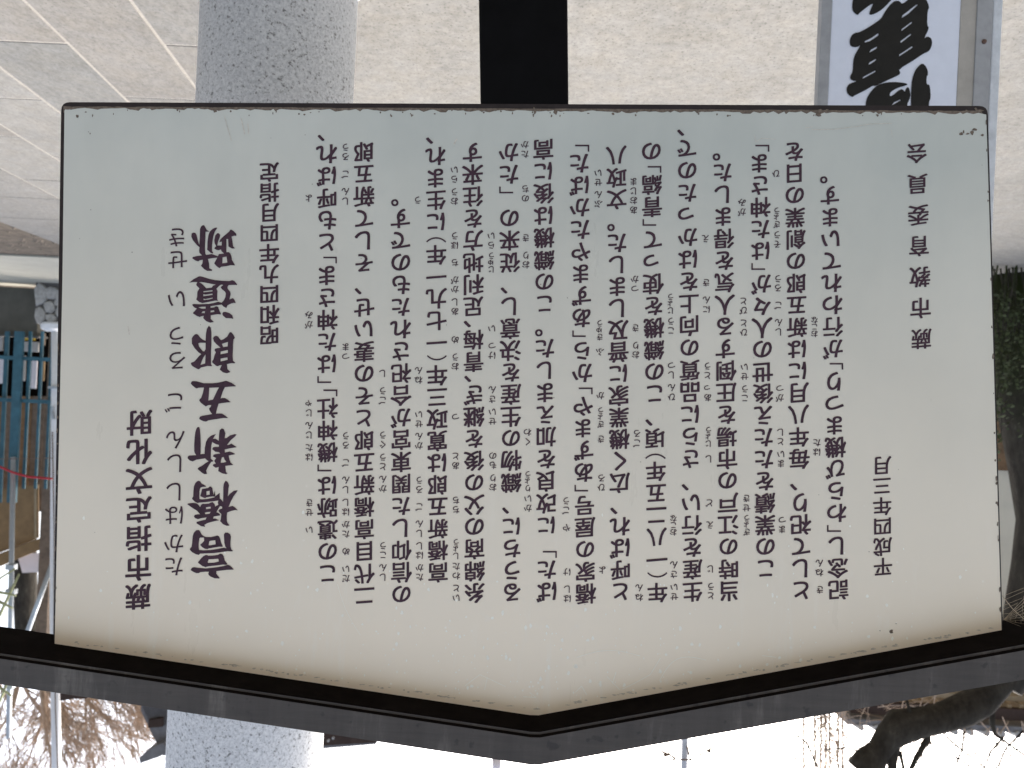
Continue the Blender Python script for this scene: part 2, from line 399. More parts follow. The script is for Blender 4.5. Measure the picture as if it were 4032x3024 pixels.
sc.build('dark_scratch', M['grime'], nb)['kind'] = 'stuff'

# ---- lettering: one mesh per written column, every character at its place
_gc = {}
def glyph(ch, rot=False):
    if (ch, rot) in _gc: return _gc[ch, rot]
    c = bpy.data.curves.new('t', 'FONT'); c.body = ch; c.size = 1; c.resolution_u = 4
    o = bpy.data.objects.new('t', c); COL.objects.link(o)
    bpy.context.view_layer.update()
    me = bpy.data.meshes.new_from_object(o.evaluated_get(bpy.context.evaluated_depsgraph_get()))
    vs = [(v.co.x - .5, v.co.y - .38) for v in me.vertices]; fs = [tuple(p.vertices) for p in me.polygons]
    if rot: vs = [(y, -x) for x, y in vs]
    bpy.data.objects.remove(o); bpy.data.meshes.remove(me); bpy.data.curves.remove(c)
    _gc[ch, rot] = (vs, fs); return _gc[ch, rot]
ROT = set('「」（）')
SMALL = set('っゃゅょ')
def put(mb, ch, X, Y, size, bold=0, shear=.0, off=.0013):
    """a broad-nibbed hand: copies shifted along the nib thicken the strokes, more across than down"""
    vs, fs = glyph(ch, ch in ROT)
    if ch in '、。': X, Y = X - .58*size, Y + .58*size       # top right of its cell in vertical writing
    if ch in SMALL: X, Y = X - .08*size, Y + .06*size
    kanji = ch not in ROT and ch not in '、。'
    b_ = bold * size
    nib = [(0, 0)] if b_ <= 0 else [(-b_, -.45*b_), (b_, .45*b_), (-.8*b_, .65*b_), (.8*b_, -.65*b_)]
    for k, (nx, ny) in enumerate(nib):
        out = []
        for gx, gy in vs:
            if kanji: gy += shear * gx
            out.append(Pb(X - gx*size + nx, Y + gy*size + ny, off + k*.00004))
        mb.add(out, fs)
def layout(text, full=''):
    """centres of the cells in units of the pitch; quotes and brackets take half a cell unless listed in full"""
    pos = 0; out = []
    for ch in text:
        w_ = .5 if (ch in '「」（）' and ch not in full) or (ch == '、' and 'h' in full) else 1.
        if w_ == 1: c0 = pos + .5
        elif ch in '「（': c0 = pos
        else: c0 = pos + .5
        out.append(c0); pos += w_
    return out
BODY, KANA = MB(), MB()
def column(text, p0, p1, i1, size, ruby=(), bold=.024, full='', rsize=31, rdx=72, shear=.07, single=False):
    """p0 centre of the first character, p1 centre of character number i1"""
    L = layout(text, full)
    def at(u):
        t = (u - L[0]) / (L[i1] - L[0]); return p0[0] + (p1[0]-p0[0])*t, p0[1] + (p1[1]-p0[1])*t
    for ch, u in zip(text, L):
        X, Y = at(u); m = MB() if single else BODY
        put(m, ch, X, Y, size * R.uniform(.97, 1.03), 0 if ch in ROT else bold, shear + R.uniform(-.015, .015))
        if single: m.build('character', M['ink'], nb, fixn=False)
    start = 0
    for word, rb in ruby:
        i = text.index(word, start); start = i + len(word)
        u0, u1 = L[i], L[i+len(word)-1]; uc = (u0+u1)/2
        X, Y = at(uc); pitch = abs(at(1)[1] - at(0)[1])
        step = min(max(pitch*len(word)*.86/len(rb), 27), 40) if len(rb) > 1 else 0
        for k, ch in enumerate(rb):
            put(KANA, ch, X - rdx, Y - (k - (len(rb)-1)/2) * step, rsize * (min(1, step/30) if step else 1) * 1.08, .014, .0)
A = column
A('蕨市指定文化財', (545, 2349), (551, 1665), 6, 106, bold=.026, single=True)
for ch, X, Y in (('た',687,2230),('か',687,2140),('は',689,2029),('し',690,1937),('し',693,1825),('ん',693,1733),('ご',690,1584),('ろ',698,1422),('う',695,1324),('い',698,1180),('せ',700,1023),('き',698,936)):
    m = MB(); put(m, ch, X, Y, 84, .004, .04); m.build('kana_character', M['ink'], nb, fixn=False)
A('昭和四九年四月指定', (1061, 1321), (1061, 679), 8, 80, bold=.026, single=True)
A('この遺跡は「機神社」「はた神さま」とも呼ばれ、', (1291,2260), (1288,608), 21, 84, [('遺','い'),('跡','せき'),('機','はた'),('神','じん'),('社','じゃ'),('神','がみ'),('呼','よ')])
A('二代目高橋新五郎とその妻いせ、そして新五郎', (1435,2346), (1433,600), 20, 84, [('代','だい'),('目','め'),('高','たか'),('橋','はし'),('新','しん'),('五','ご'),('郎','ろう'),('妻','つま'),('新','しん'),('五','ご'),('郎','ろう')])
A('の信仰した関東宮が合祀されたものです。', (1581,2341), (1578,862), 17, 84, [('信','しん'),('仰','こう'),('関','かん'),('東','とう'),('宮','ぐう'),('合','ごう'),('祀','し')])
A('高橋新五郎は寛政三年（一七九一年）に生まれ、', (1725,2254), (1716,617), 20, 84, [('高','たか'),('橋','はし'),('新','しん'),('五','ご'),('郎','ろう'),('寛','かん'),('政','せい'),('年','ねん'),('生','う')])
A('糸綿商の父の後を継ぎ、青梅、足利地方を往来す', (1869,2335), (1861,602), 21, 84, [('糸','いと'),('綿','わた'),('商','しょう'),('父','ちち'),('後','あと'),('継','つ'),('青','おう'),('梅','め'),('足','あし'),('利','かが'),('地','ち'),('方','ほう'),('往','おう'),('来','らい')], full='h')
A('るうちに、織物の生産を決意し、従来の「たか', (2016,2333), (2004,602), 20, 84, [('織','おり'),('物','もの'),('生','せい'),('産','さん'),('決','けつ'),('意','い'),('従','じゅう'),('来','らい')], full='「')
A('ばた」に改良を加えました。この織機は後に高', (2154,2330), (2139,590), 20, 84, [('改','かい'),('良','りょう'),('加','くわ'),('織','おり'),('機','き'),('後','のち'),('高','たか')], full='」')
A('橋家の屋号「あずまや」から「あずまやたかばた」', (2306,2338), (2281,645), 21, 84, [('橋','はし'),('家','け'),('屋','や'),('号','ごう')])
A('と呼ばれ、広く機業家に普及しました。文政八', (2444,2330), (2426,615), 20, 84, [('呼','よ'),('広','ひろ'),('機','き'),('業','ぎょう'),('家','か'),('普','ふ'),('及','きゅう'),('文','ぶん'),('政','せい')])
A('年（一八二五年）頃、この織機を使って「青縞」の', (2588,2333), (2564,599), 22, 84, [('年','ねん'),('頃','ごろ'),('織','おり'),('機','き'),('使','つか'),('青縞','あおじま')])
A('生産を行い、さらに品質の向上をはかったので、', (2726,2330), (2704,587), 20, 84, [('生','せい'),('産','さん'),('行','おこな'),('品','ひん'),('質','しつ'),('向','こう'),('上','じょう')])
A('当時の江戸の市場を圧倒する人気を得ました。', (2870,2327), (2845,681), 19, 84, [('当','とう'),('時','じ'),('江','え'),('戸','ど'),('市','し'),('場','じょう'),('圧','あっ'),('倒','とう'),('人','にん'),('気','き'),('得','え')])
A('この業績をたたえ後世の人々が「はた神さま」', (3014,2240), (2990,645), 19, 84, [('業','ぎょう'),('績','せき'),('後','こう'),('世','せい'),('人','ひと'),('々','びと'),('神','がみ')])
A('として祀り、毎年八月には新五郎の創業の日を', (3155,2325), (3125,599), 20, 84, [('祀','まつ'),('毎','まい'),('年','とし'),('月','がつ'),('新','しん'),('五','ご'),('郎','ろう'),('創','そう'),('業','ぎょう'),('日','ひ')])
A('記念し「わらび機まつり」が行われています。', (3299,2322), (3267,771), 19, 84, [('記','き'),('念','ねん'),('機','はた'),('行','おこな')])
A('平成四年三月', (3475,2232), (3470,1834), 5, 76, bold=.018, single=True)
A('蕨市教育委員会', (3626,1335), (3608,605), 6, 84, bold=.018, single=True)
BODY.build('lettering', M['ink'], nb, fixn=False)['kind'] = 'stuff'; KANA.build('small_kana_lettering', M['ink'], nb, fixn=False)['kind'] = 'stuff'

# the big title, brush characters outlined one by one (outline, then the holes in it)
TITLE = [
 ((730, 2080), [[(345,60),(430,52),(470,100),(520,190),(580,240),(650,268),(800,268),(940,240),(1000,220),(1060,250),(1090,310),(1120,440),(1172,555),(1165,572),(1060,570),(900,595),(730,625),(705,645),(620,635),(530,580),(475,520),(485,490),(530,460),(595,385),(590,285),(470,285),(445,320),(425,480),(425,600),(440,670),(560,682),(800,670),(1000,640),(1200,600),(1290,615),(1250,560),(1222,440),(1210,250),(1212,180),(1250,130),(1330,130),(1400,180),(1428,260),(1412,400),(1412,560),(1440,650),(1492,702),(1440,715),(1330,708),(1150,735),(900,768),(640,778),(470,785),(425,825),(330,800),(220,740),(150,660),(155,625),(205,570),(222,430),(240,240),(270,140)],
   [(755,400),(800,382),(938,368),(955,490),(900,508),(780,528),(732,522)],
   [(575,860),(640,830),(690,830),(720,850),(850,845),(1020,825),(1090,785),(1160,800),(1200,860),(1235,1000),(1315,1105),(1290,1130),(1170,1125),(1000,1150),(720,1180),(640,1205),(540,1170),(420,1080),(398,1050),(440,1010),(500,930)],
   [(735,960),(860,955),(1035,940),(1052,1030),(900,1065),(720,1075),(702,1045)],
   [(180,1280),(220,1220),(280,1205),(400,1225),(640,1245),(850,1225),(1060,1195),(1200,1170),(1320,1132),(1390,1150),(1518,1272),(1500,1280),(1300,1290),(1080,1315),(975,1328),(968,1400),(1000,1450),(1078,1540),(1060,1558),(920,1550),(800,1500),(735,1450),(722,1400),(745,1348),(640,1345),(480,1358),(430,1388),(350,1390),(240,1340),(180,1300)]]),
 ((730, 1880), [[(370,120),(430,98),(470,120),(520,190),(662,272),(640,285),(540,292),(490,310),(465,350),(450,430),(445,560),(450,670),(520,680),(700,665),(920,615),(930,400),(915,240),(930,190),(990,155),(1050,180),(1105,310),(1085,370),(1075,480),(1080,650),(1130,690),(1165,745),(1185,740),(1188,560),(1190,300),(1210,180),(1265,98),(1330,150),(1368,240),(1345,340),(1330,590),(1400,500),(1520,410),(1635,398),(1600,460),(1510,580),(1420,750),(1352,915),(1420,895),(1480,882),(1560,930),(1640,1018),(1560,1010),(1430,1040),(1310,1085),(1298,1200),(1300,1350),(1320,1410),(1382,1475),(1370,1492),(1300,1502),(1180,1450),(1088,1350),(1110,1310),(1128,1130),(1070,1080),(1035,1030),(1070,990),(1150,965),(1158,910),(1100,885),(1070,910),(1010,1010),(970,1082),(1030,1095),(1100,1160),(1080,1180),(890,1210),(870,1275),(950,1280),(1062,1328),(1000,1340),(850,1370),(700,1415),(600,1470),(630,1530),(500,1510),(360,1425),(360,1380),(460,1350),(640,1305),(670,1238),(500,1265),(400,1295),(310,1260),(272,1205),(310,1160),(380,1145),(470,1140),(370,1030),(240,950),(72,830),(90,805),(260,788),(350,800),(400,830),(470,918),(500,850),(555,815),(620,822),(740,810),(800,775),(860,765),(910,820),(940,905),(1035,845),(1020,780),(1035,712),(900,735),(640,765),(440,780),(400,795),(310,755),(225,670),(220,640),(255,590),(260,430),(275,280),(320,170)],
   [(665,425),(765,412),(768,530),(665,550)],
   [(652,925),(795,905),(800,960),(652,985)],
   [(612,1095),(680,1075),(798,1065),(760,1125),(640,1142)],
   [(530,355),(720,325),(760,282),(800,278),(850,330),(870,450),(890,540),(935,575),(925,592),(840,588),(660,615),(630,640),(560,620),(475,575),(490,520),(510,440)],
   ]),
 ((730, 1670), [[(385,95),(440,90),(462,150),(480,350),(488,650),(480,940),(560,925),(608,925),(615,740),(650,560),(710,440),(820,350),(960,308),(920,370),(868,455),(950,455),(1000,490),(1050,525),(1055,350),(1075,190),(1140,130),(1200,150),(1250,270),(1232,440),(1290,430),(1400,350),(1540,312),(1605,322),(1560,380),(1420,500),(1300,650),(1360,645),(1440,605),(1605,712),(1590,720),(1400,750),(1232,788),(1238,885),(1300,870),(1380,850),(1480,880),(1562,930),(1500,945),(1355,975),(1380,1090),(1415,1190),(1500,1268),(1440,1270),(1250,1300),(1270,1490),(1322,1525),(1280,1555),(1160,1530),(1032,1460),(1048,1330),(950,1355),(860,1290),(880,1250),(955,1225),(908,1140),(970,1055),(862,1000),(890,950),(960,930),(1098,912),(1050,870),(940,855),(842,775),(880,715),(960,705),(1052,705),(1055,645),(960,620),(880,580),(848,548),(815,650),(800,850),(800,1070),(882,1142),(870,1158),(815,1170),(760,1250),(700,1350),(655,1450),(685,1545),(600,1552),(540,1520),(395,1400),(400,1370),(450,1330),(520,1300),(640,1210),(735,1152),(680,1120),(625,1065),(500,1080),(350,1105),(240,1158),(150,1130),(78,1060),(90,1000),(140,975),(350,965),(300,890),(285,820),(285,620),(300,400),(320,250),(350,150)],
   [(1148,1030),(1200,1022),(1230,1100),(1282,1170),(1200,1195),(1105,1205),(1120,1110)]]),
 ((730, 1475), [[(182,260),(210,215),(260,203),(360,208),(470,240),(580,270),(850,270),(1010,255),(1150,225),(1270,192),(1330,210),(1450,260),(1580,352),(1570,365),(1400,375),(1240,392),(1180,510),(1100,745),(1160,728),(1240,730),(1330,780),(1418,858),(1300,868),(1120,890),(1045,905),(1000,1040),(960,1215),(1080,1210),(1150,1215),(1240,1270),(1335,1345),(1320,1352),(1180,1350),(1000,1380),(800,1410),(720,1425),(655,1462),(560,1445),(450,1390),(442,1355),(470,1305),(540,1280),(700,1255),(845,1225),(790,1160),(755,1090),(745,1050),(795,1010),(815,945),(730,950),(680,970),(650,992),(600,960),(480,865),(442,800),(455,765),(500,725),(550,590),(590,405),(480,405),(410,415),(365,432),(330,420),(230,340),(185,290)],
   [(752,410),(1055,400),(1000,500),(930,650),(865,780),(722,805),(740,600)]]),
 ((730, 1270), [[(745,100),(800,170),(818,320),(820,650),(805,900),(808,1290),(840,1350),(820,1360),(700,1352),(500,1400),(430,1455),(380,1445),(230,1360),(182,1290),(190,1250),(280,1220),(330,1170),(430,1050),(505,985),(420,930),(300,800),(215,660),(208,500),(240,440),(310,368),(370,362),(415,390),(470,470),(560,540),(640,570),(650,350),(680,190)],
   [(415,645),(480,630),(640,632),(638,830),(600,905),(550,890),(480,810),(430,740)],
   [(640,990),(625,1275),(480,1320),(520,1200),(580,1070)],
   [(872,490),(900,440),(965,412),(1020,435),(1080,510),(1120,552),(1200,520),(1310,440),(1350,370),(1390,308),(1440,305),(1500,380),(1550,480),(1505,530),(1490,700),(1480,1050),(1490,1190),(1562,1250),(1540,1270),(1440,1265),(1300,1295),(1320,1450),(1408,1540),(1300,1580),(1180,1550),(1078,1465),(1142,1325),(1080,1330),(1020,1360),(970,1350),(850,1250),(845,1200),(885,1150),(920,1010),(960,925),(918,870),(930,820),(1000,800),(1105,785),(980,680),(900,590)],
   [(1145,665),(1335,605),(1325,745),(1185,768)],[(1105,905),(1330,855),(1332,945),(1100,992)],[(1100,1125),(1318,1085),(1325,1160),(1105,1215)]]),
 ((735, 1075), [[(90,305),(220,200),(390,108),(450,108),(600,150),(740,195),(900,225),(1100,245),(1330,255),(1430,228),(1500,255),(1575,350),(1572,385),(1540,372),(1320,380),(1275,440),(1290,500),(1360,580),(1380,650),(1340,830),(1400,800),(1450,788),(1500,840),(1540,945),(1480,930),(1400,950),(1280,1010),(1245,1092),(1160,1050),(1100,985),(920,1010),(755,1035),(755,1090),(860,1070),(930,1038),(990,1060),(1030,1180),(1082,1280),(1060,1290),(960,1285),(760,1318),(755,1430),(858,1525),(740,1548),(620,1500),(525,1410),(545,1335),(450,1355),(425,1375),(330,1340),(208,1262),(210,1235),(260,1190),(325,1110),(240,1070),(190,1010),(190,980),(240,965),(420,975),(700,965),(860,935),(990,900),(1100,925),(1170,850),(1215,750),(1228,640),(1200,580),(1110,510),(1072,460),(1080,430),(1145,385),(1110,362),(1050,380),(935,490),(968,560),(958,700),(960,820),(992,865),(900,862),(700,900),(500,940),(400,905),(310,830),(335,750),(345,590),(410,480),(320,400),(310,350),(345,288),(210,285)],
   [(395,290),(480,285),(700,325),(915,365),(830,400),(790,460),(620,480),(540,390),(470,330)],
   [(535,570),(815,538),(815,575),(535,608)],[(528,662),(600,675),(815,645),(815,685),(530,728)],[(530,800),(600,815),(820,768),(825,790),(700,830),(540,845)],
   [(378,1075),(470,1055),(600,1052),(598,1112),(480,1112)],[(510,1195),(582,1192),(572,1252),(470,1252)],[(752,1175),(860,1160),(875,1210),(755,1230)],
   [(1122,1250),(1160,1215),(1230,1212),(1340,1250),(1430,1320),(1460,1428),(1380,1412),(1230,1405),(1150,1340),(1120,1290)]]),
 ((735, 870), [[(505,140),(555,138),(590,200),(640,290),(715,330),(690,338),(598,340),(590,560),(580,850),(590,1010),(610,1062),(700,1050),(790,1035),(880,1065),(980,1105),(1015,1035),(1100,1030),(1172,1015),(1095,950),(1080,890),(1000,918),(940,905),(870,865),(890,825),(930,790),(880,700),(870,600),(900,460),(960,390),(1010,390),(1050,440),(1045,500),(990,640),(960,770),(1100,768),(1100,650),(1050,660),(1025,670),(1060,580),(1150,490),(1340,330),(1360,280),(1410,280),(1480,330),(1555,410),(1552,475),(1500,462),(1405,495),(1430,620),(1455,790),(1512,860),(1420,865),(1310,800),(1300,570),(1248,568),(1245,980),(1320,975),(1370,1020),(1400,1100),(1420,1220),(1515,1385),(1380,1382),(1250,1410),(1085,1430),(1030,1475),(950,1420),(870,1330),(880,1300),(965,1145),(820,1160),(670,1188),(705,1330),(715,1475),(800,1520),(798,1558),(650,1560),(550,1500),(455,1400),(500,1330),(512,1215),(430,1225),(370,1262),(290,1240),(182,1165),(210,1125),(330,1095),(490,1078),(410,1000),(400,930),(410,825),(330,760),(210,610),(155,490),(165,400),(210,368),(280,375),(320,440),(365,640),(405,750),(420,500),(425,260),(460,180)],
   [(1125,1140),(1250,1112),(1278,1300),(1118,1325)],
   [(955,215),(958,235),(890,330),(840,480),(815,620),(798,780),(800,940),(835,990),(830,1018),(760,1000),(645,895),(655,830),(660,640),(690,440),(730,340),(820,250),(900,218)]])]
KC = 210 / 1659
for (ox, oy), polys in TITLE:
    c = bpy.data.curves.new('t', 'CURVE'); c.dimensions = '2D'; c.fill_mode = 'BOTH'
    for p in polys:
        sp_ = c.splines.new('POLY'); sp_.points.add(len(p) - 1); sp_.use_cyclic_u = True
        for k, (x, y) in enumerate(p): sp_.points[k].co = (x * KC + ox, y * KC + oy, 0, 1)
    o = bpy.data.objects.new('t', c); COL.objects.link(o); bpy.context.view_layer.update()
    me = bpy.data.meshes.new_from_object(o.evaluated_get(bpy.context.evaluated_depsgraph_get()))
    for v in me.vertices: v.co = Pb(v.co.x, v.co.y, .0013)
    bpy.data.objects.remove(o); bpy.data.curves.remove(c)
    me.name = 'title_character'; link('title_character', me, M['ink'], nb)

# ---- post
pm = MB(); zt = 1.9
pts = [(1898-16*3.6, -2700), (2232-16*1.5, -2700), (2260, 2500), (1925, 2500)]
fr = [W(x, y, 1.066) for x, y in pts]
for i in (0, 1): fr[i].z = 0
pm.hexa([fr[0], fr[1], fr[1] + Vector((0, .12, 0)), fr[0] + Vector((0, .12, 0)), fr[3], fr[2], fr[2] + Vector((0, .12, 0)), fr[3] + Vector((0, .12, 0))])
pm.build('post', M['black'], nb, bevel=.004)

# ---- the little gabled roof over the board
DF = .98
def low_y(x): return 2890 + (x - 2112) * (.148 if x < 2112 else -.181)
def out_y(x): return 3020 + (x - 2108) * (.152 if x < 2108 else -.1755)
def sect(x, side):
    lo = W(x, low_y(x), DF); hi = W(x, out_y(x), DF); d = hi - lo
    P = lambda t, dy: lo + d * t + Vector((0, dy, 0))
    return [P(0, .087), P(0, .008), P(.02, .0055), P(.10, .0055), P(.13, .0), P(.955, .0), P(1.0, .006), P(1.0, .087)]
q = MB(); q.loft([sect(x, 0) for x in (-190, 400, 1300, 2090, 2126, 2900, 3500, 4180)])
o = q.build('roof_beam', M['roof'], nb)
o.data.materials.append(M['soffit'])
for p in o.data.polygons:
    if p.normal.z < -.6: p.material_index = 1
# small dark fillet between the panel head and the roof
for xs in ((214, 2116), (2118, 3945)):
    q = MB()
    rings = []
    for x in xs:
        lo = W(x, low_y(x), DF)
        rings.append([lo + Vector((0, .060, -.0005)), lo + Vector((0, .078, -.0005)), lo + Vector((0, .078, -.012)), lo + Vector((0, .066, -.009))])
    q.loft(rings); q.build('head_fillet', M['soffit'], nb)
# cobweb in the corner at the board's upper end
wb = MB()
ctr = W(3952, 2440, 1.045)
ends = [W(4100, 2475 - k*26, 1.03 + .01*k) for k in range(9)] + [W(3950, 2330, 1.045)]
for e in ends: wb.tube([ctr.lerp(e, t) + Vector((0, 0, .004*math.sin(math.pi*t))) for t in (0, .5, 1)], .00022, 3)
for k in range(9):
    for j in range(1, 6):
        if R.random() < .8: wb.tube([ctr.lerp(ends[k], j/6 + R.uniform(-.04, .04)), ctr.lerp(ends[k+1], j/6 + R.uniform(-.04, .04))], .00018, 3)
wb.tube([W(3946, 2345, 1.045), W(3985, 2395, 1.04), W(4090, 2490, 1.03)], .0005, 4)
tag(wb.build('cobweb', M['web']), 'dusty pale cobweb in the corner between notice board and its roof', 'cobweb')

# ------------------------------------------------------------------ the second sign, white with brush lettering
DS = 1.9
def sx_(x, y): return x
def vbox(x0, x1, y, D, z0, z1, thick):
    a = W(x0, y, D).x; b_ = W(x1, y, D).x; return (min(a, b_), D, z0), (max(a, b_), D + thick, z1)
sg = empty('white_sign', ((W(3580, 200, DS).x), DS + .04, 0), 'upright white sign with large black brushed characters below the notice board', 'sign')
def spart(nm, x0, x1, D, z0, z1, th, mat, bevel=.0015):
    q = MB(); q.box(*vbox(x0, x1, 210, D, z0, z1, th)); return q.build(nm, mat, sg, bevel=bevel)
spart('sign_panel', 3268, 3775, DS, .12, 1.52, .012, M['signwhite'])
spart('frame_strip', 3228, 3269, DS - .003, .10, 1.54, .025, M['alu'])
spart('frame_strip', 3776, 3840, DS - .002, .10, 1.54, .025, M['tanstrip'])
spart('frame_angle', 3841, 3903, DS - .006, .08, 1.55, .030, M['alu'])
spart('post', 3904, 3941, DS + .001, 0, 1.56, .05, M['whitepaint'], .003)
spart('rear_rail', 3235, 3900, DS + .027, .2, .26, .03, M['whitepaint']); spart('rear_rail', 3235, 3900, DS + .027, 1.35, 1.41, .03, M['whitepaint'])
spart('post', 3240, 3290, DS + .058, 0, 1.5, .04, M['whitepaint'], .003)
q = MB(); c0 = W(3876, 163, DS - .007); q.tube([c0 + Vector((0, .002, 0)), c0 - Vector((0, .003, 0))], [.007, .0045], 12)
q.build('screw', M['lacquer'], sg, smooth=True)
K7 = 832 / 2212
def brush(polys, name='brush_lettering'):
    c = bpy.data.curves.new('t', 'CURVE'); c.dimensions = '2D'; c.fill_mode = 'BOTH'
    for p in polys:
        sp_ = c.splines.new('POLY'); sp_.points.add(len(p) - 1); sp_.use_cyclic_u = True
        for k, (x, y) in enumerate(p): sp_.points[k].co = (x * K7 + 3200, y * K7, 0, 1)
    o = bpy.data.objects.new('t', c); COL.objects.link(o); bpy.context.view_layer.update()
    me = bpy.data.meshes.new_from_object(o.evaluated_get(bpy.context.evaluated_depsgraph_get()))
    for v in me.vertices: v.co = W(v.co.x, v.co.y, DS - .0015)
    bpy.data.objects.remove(o); bpy.data.curves.remove(c)
    return link(name, me, M['signink'], sg)
def smooth(p, n=2):
    for _ in range(n):
        q = []
        for i in range(len(p)):
            a, b_ = p[i], p[(i+1) % len(p)]
            q += [(a[0]*.75+b_[0]*.25, a[1]*.75+b_[1]*.25), (a[0]*.25+b_[0]*.75, a[1]*.25+b_[1]*.75)]
        p = q
    return p
main = [(1175,-40),(1225,75),(1202,110),(1198,270),(1222,290),(1163,408),(1200,378),(1242,400),(1252,450),(1237,505),(1212,540),(1160,560),(1060,630),(900,725),(920,762),(900,788),(760,850),(652,905),(635,893),(560,940),(470,985),(432,1002),(418,1020),(366,985),(353,940),(363,900),(390,873),(468,850),(408,842),(390,815),(398,788),(420,750),(424,640),(438,580),(478,510),(502,468),(460,497),(398,487),(385,440),(398,382),(435,343),(490,338),(560,300),(640,250),(720,192),(745,140),(800,60),(850,14),(890,5),(920,20),(932,42),(980,15),(1030,-40)]
holes = [[(932,187),(1000,145),(1102,48),(1080,52),(1000,115),(940,160)],[(928,325),(1040,240),(1035,228),(932,305)],[(922,450),(1030,365),(1025,353),(918,432)],[(905,590),(1048,495),(1040,484),(908,570)],
 [(545,445),(600,430),(688,370),(685,347),(620,395),(545,432)],[(592,552),(672,505),(670,488),(610,520)],[(583,675),(602,672),(664,630),(662,615),(600,650)],[(522,825),(660,750),(655,738),(530,805)]]
brush([smooth(main, 1)] + holes)
brush([smooth([(430,-60),(412,60),(418,110),(440,138),(472,160),(490,135),(560,80),(638,28),(610,90),(588,152),(620,156),(690,125),(760,70),(840,-20),(840,-80)], 1)])
brush([smooth([(553,1150),(558,1050),(590,985),(650,910),(720,873),(830,856),(960,866),(1000,884),(960,900),(900,915),(820,958),(806,985),(812,1012),(850,990),(900,945),(940,930),(965,965),(978,925),(1000,908),(1017,940),(1026,1010),(985,1100),(980,1220),(553,1220)], 1), [(826,1104),(918,1052),(920,1040),(850,1072)]])
brush([smooth([(1028,1220),(1030,960),(1040,830),(1070,740),(1110,690),(1150,660),(1192,700),(1212,770),(1190,812),(1195,888),(1218,880),(1230,920),(1237,1020),(1215,1080),(1215,1220)], 1)])

# ------------------------------------------------------------------ background, seen left of the board (to the right in the real place)
wl = empty('boundary_wall', W(60, 1120, 14.6), 'low dark grey rendered wall under the blue fence', 'wall')
wl.location.z = 0
q = MB(); q.box(*pbox(-900, 150, 1112, 1300, 14.6, .2)); q.build('wall', M['greywall'], wl)
q = MB(); q.box(*pbox(-900, 152, 1298, 1306, 14.55, .3)); q.build('coping', M['mortar'], wl)
rp = empty('rubble_pillar', W(230, 1120, 14.3), 'short pillar of pale rubble stones at the end of the grey wall', 'pillar'); rp.location.z = 0
q = MB(); q.box(*pbox(138, 420, 1115, 1278, 14.35, .6)); q.build('mortar_core', M['mortar'], rp)
def rock(cx_, cy_, rx, ry, D, mat, parent, name='stone'):
    c0 = W(cx_, cy_, D); m = MB(); n = 8
    rx, ry = rx / F * D, ry / F * D; js = [R.uniform(.82, 1.22) for _ in range(n)]
    rings = []
    for (k, dy) in ((1.03, .12), (1.03, .0), (.9, -.025), (.5, -.035)):
        rings.append([c0 + Vector((rx*k*js[i]*math.cos(2*math.pi*i/n+.3), dy, ry*k*js[i]*math.sin(2*math.pi*i/n+.3))) for i in range(n)])
    m.loft(rings); return m.build(name, mat, parent)
for a in ((160,1160,27,42),(205,1150,30,26),(195,1205,24,24),(160,1238,20,34),(202,1252,22,18),(240,1165,22,30),(245,1225,28,34),(290,1150,30,30),(300,1215,34,36),(350,1170,30,30),(362,1240,30,30),(225,1190,12,14)):
    rock(*a, 14.33, M['rubble'], rp)
fn = empty('blue_fence', W(60, 1300, 14.4), 'teal blue steel fence of upright bars and rails above the grey wall', 'fence')
for y0 in (1395, 1562):
    q = MB(); q.box(*pbox(-700, 205, y0-7, y0+8, 14.4, .05)); q.build('rail', M['blue'], fn)
for (x, hw, y1) in ((12,8,1980),(58,17,1980),(105,6,1925),(152,5,1925),(192,5,1925),(-35,6,1925),(-80,6,1925),(-130,16,1980),(-180,6,1925),(-230,6,1925),(-280,6,1925)):
    q = MB(); a, b_ = pbox(x-hw, x+hw, 1304, y1, 14.35 if hw > 10 else 14.46, .06 if hw > 10 else .03); q.build('post' if hw > 10 else 'bar', M['blue'], fn) if False else (q.box(a, b_), q.build('post' if hw > 10 else 'bar', M['blue'], fn))
# timber hut behind the fence
ht = empty('timber_hut', W(60, 1300, 17), 'brown boarded hut with a pale window behind the blue fence', 'hut'); ht.location.z = 0
x = -500
while x < 230:
    w_ = R.uniform(20, 27)
    q = MB(); q.box(*pbox(x+1, x+w_-1, 1560, 2010, 16.6, .03)); q.build('board', R.choice([M['brownboard'], M['brownboard'], M['oldpost']]), ht); x += w_
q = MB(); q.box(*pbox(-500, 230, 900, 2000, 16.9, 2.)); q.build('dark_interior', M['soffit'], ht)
for (xa, xb, ya, yb, m_) in ((-10,18,1400,1510,'panelwhite'),(78,98,1400,1500,'tileend'),(122,142,1420,1530,'panelwhite'),(158,172,1420,1500,'ochre'),(85,135,1325,1340,'yellow'),(-60,10,1310,1380,'tileend'),(80,150,1345,1385,'tileend'),(155,175,1310,1360,'oldpost')):
    q = MB(); q.box(*pbox(xa, xb, ya, yb, 16.5, .05)); q.build('stored_panel', M[m_], ht, bevel=.01)
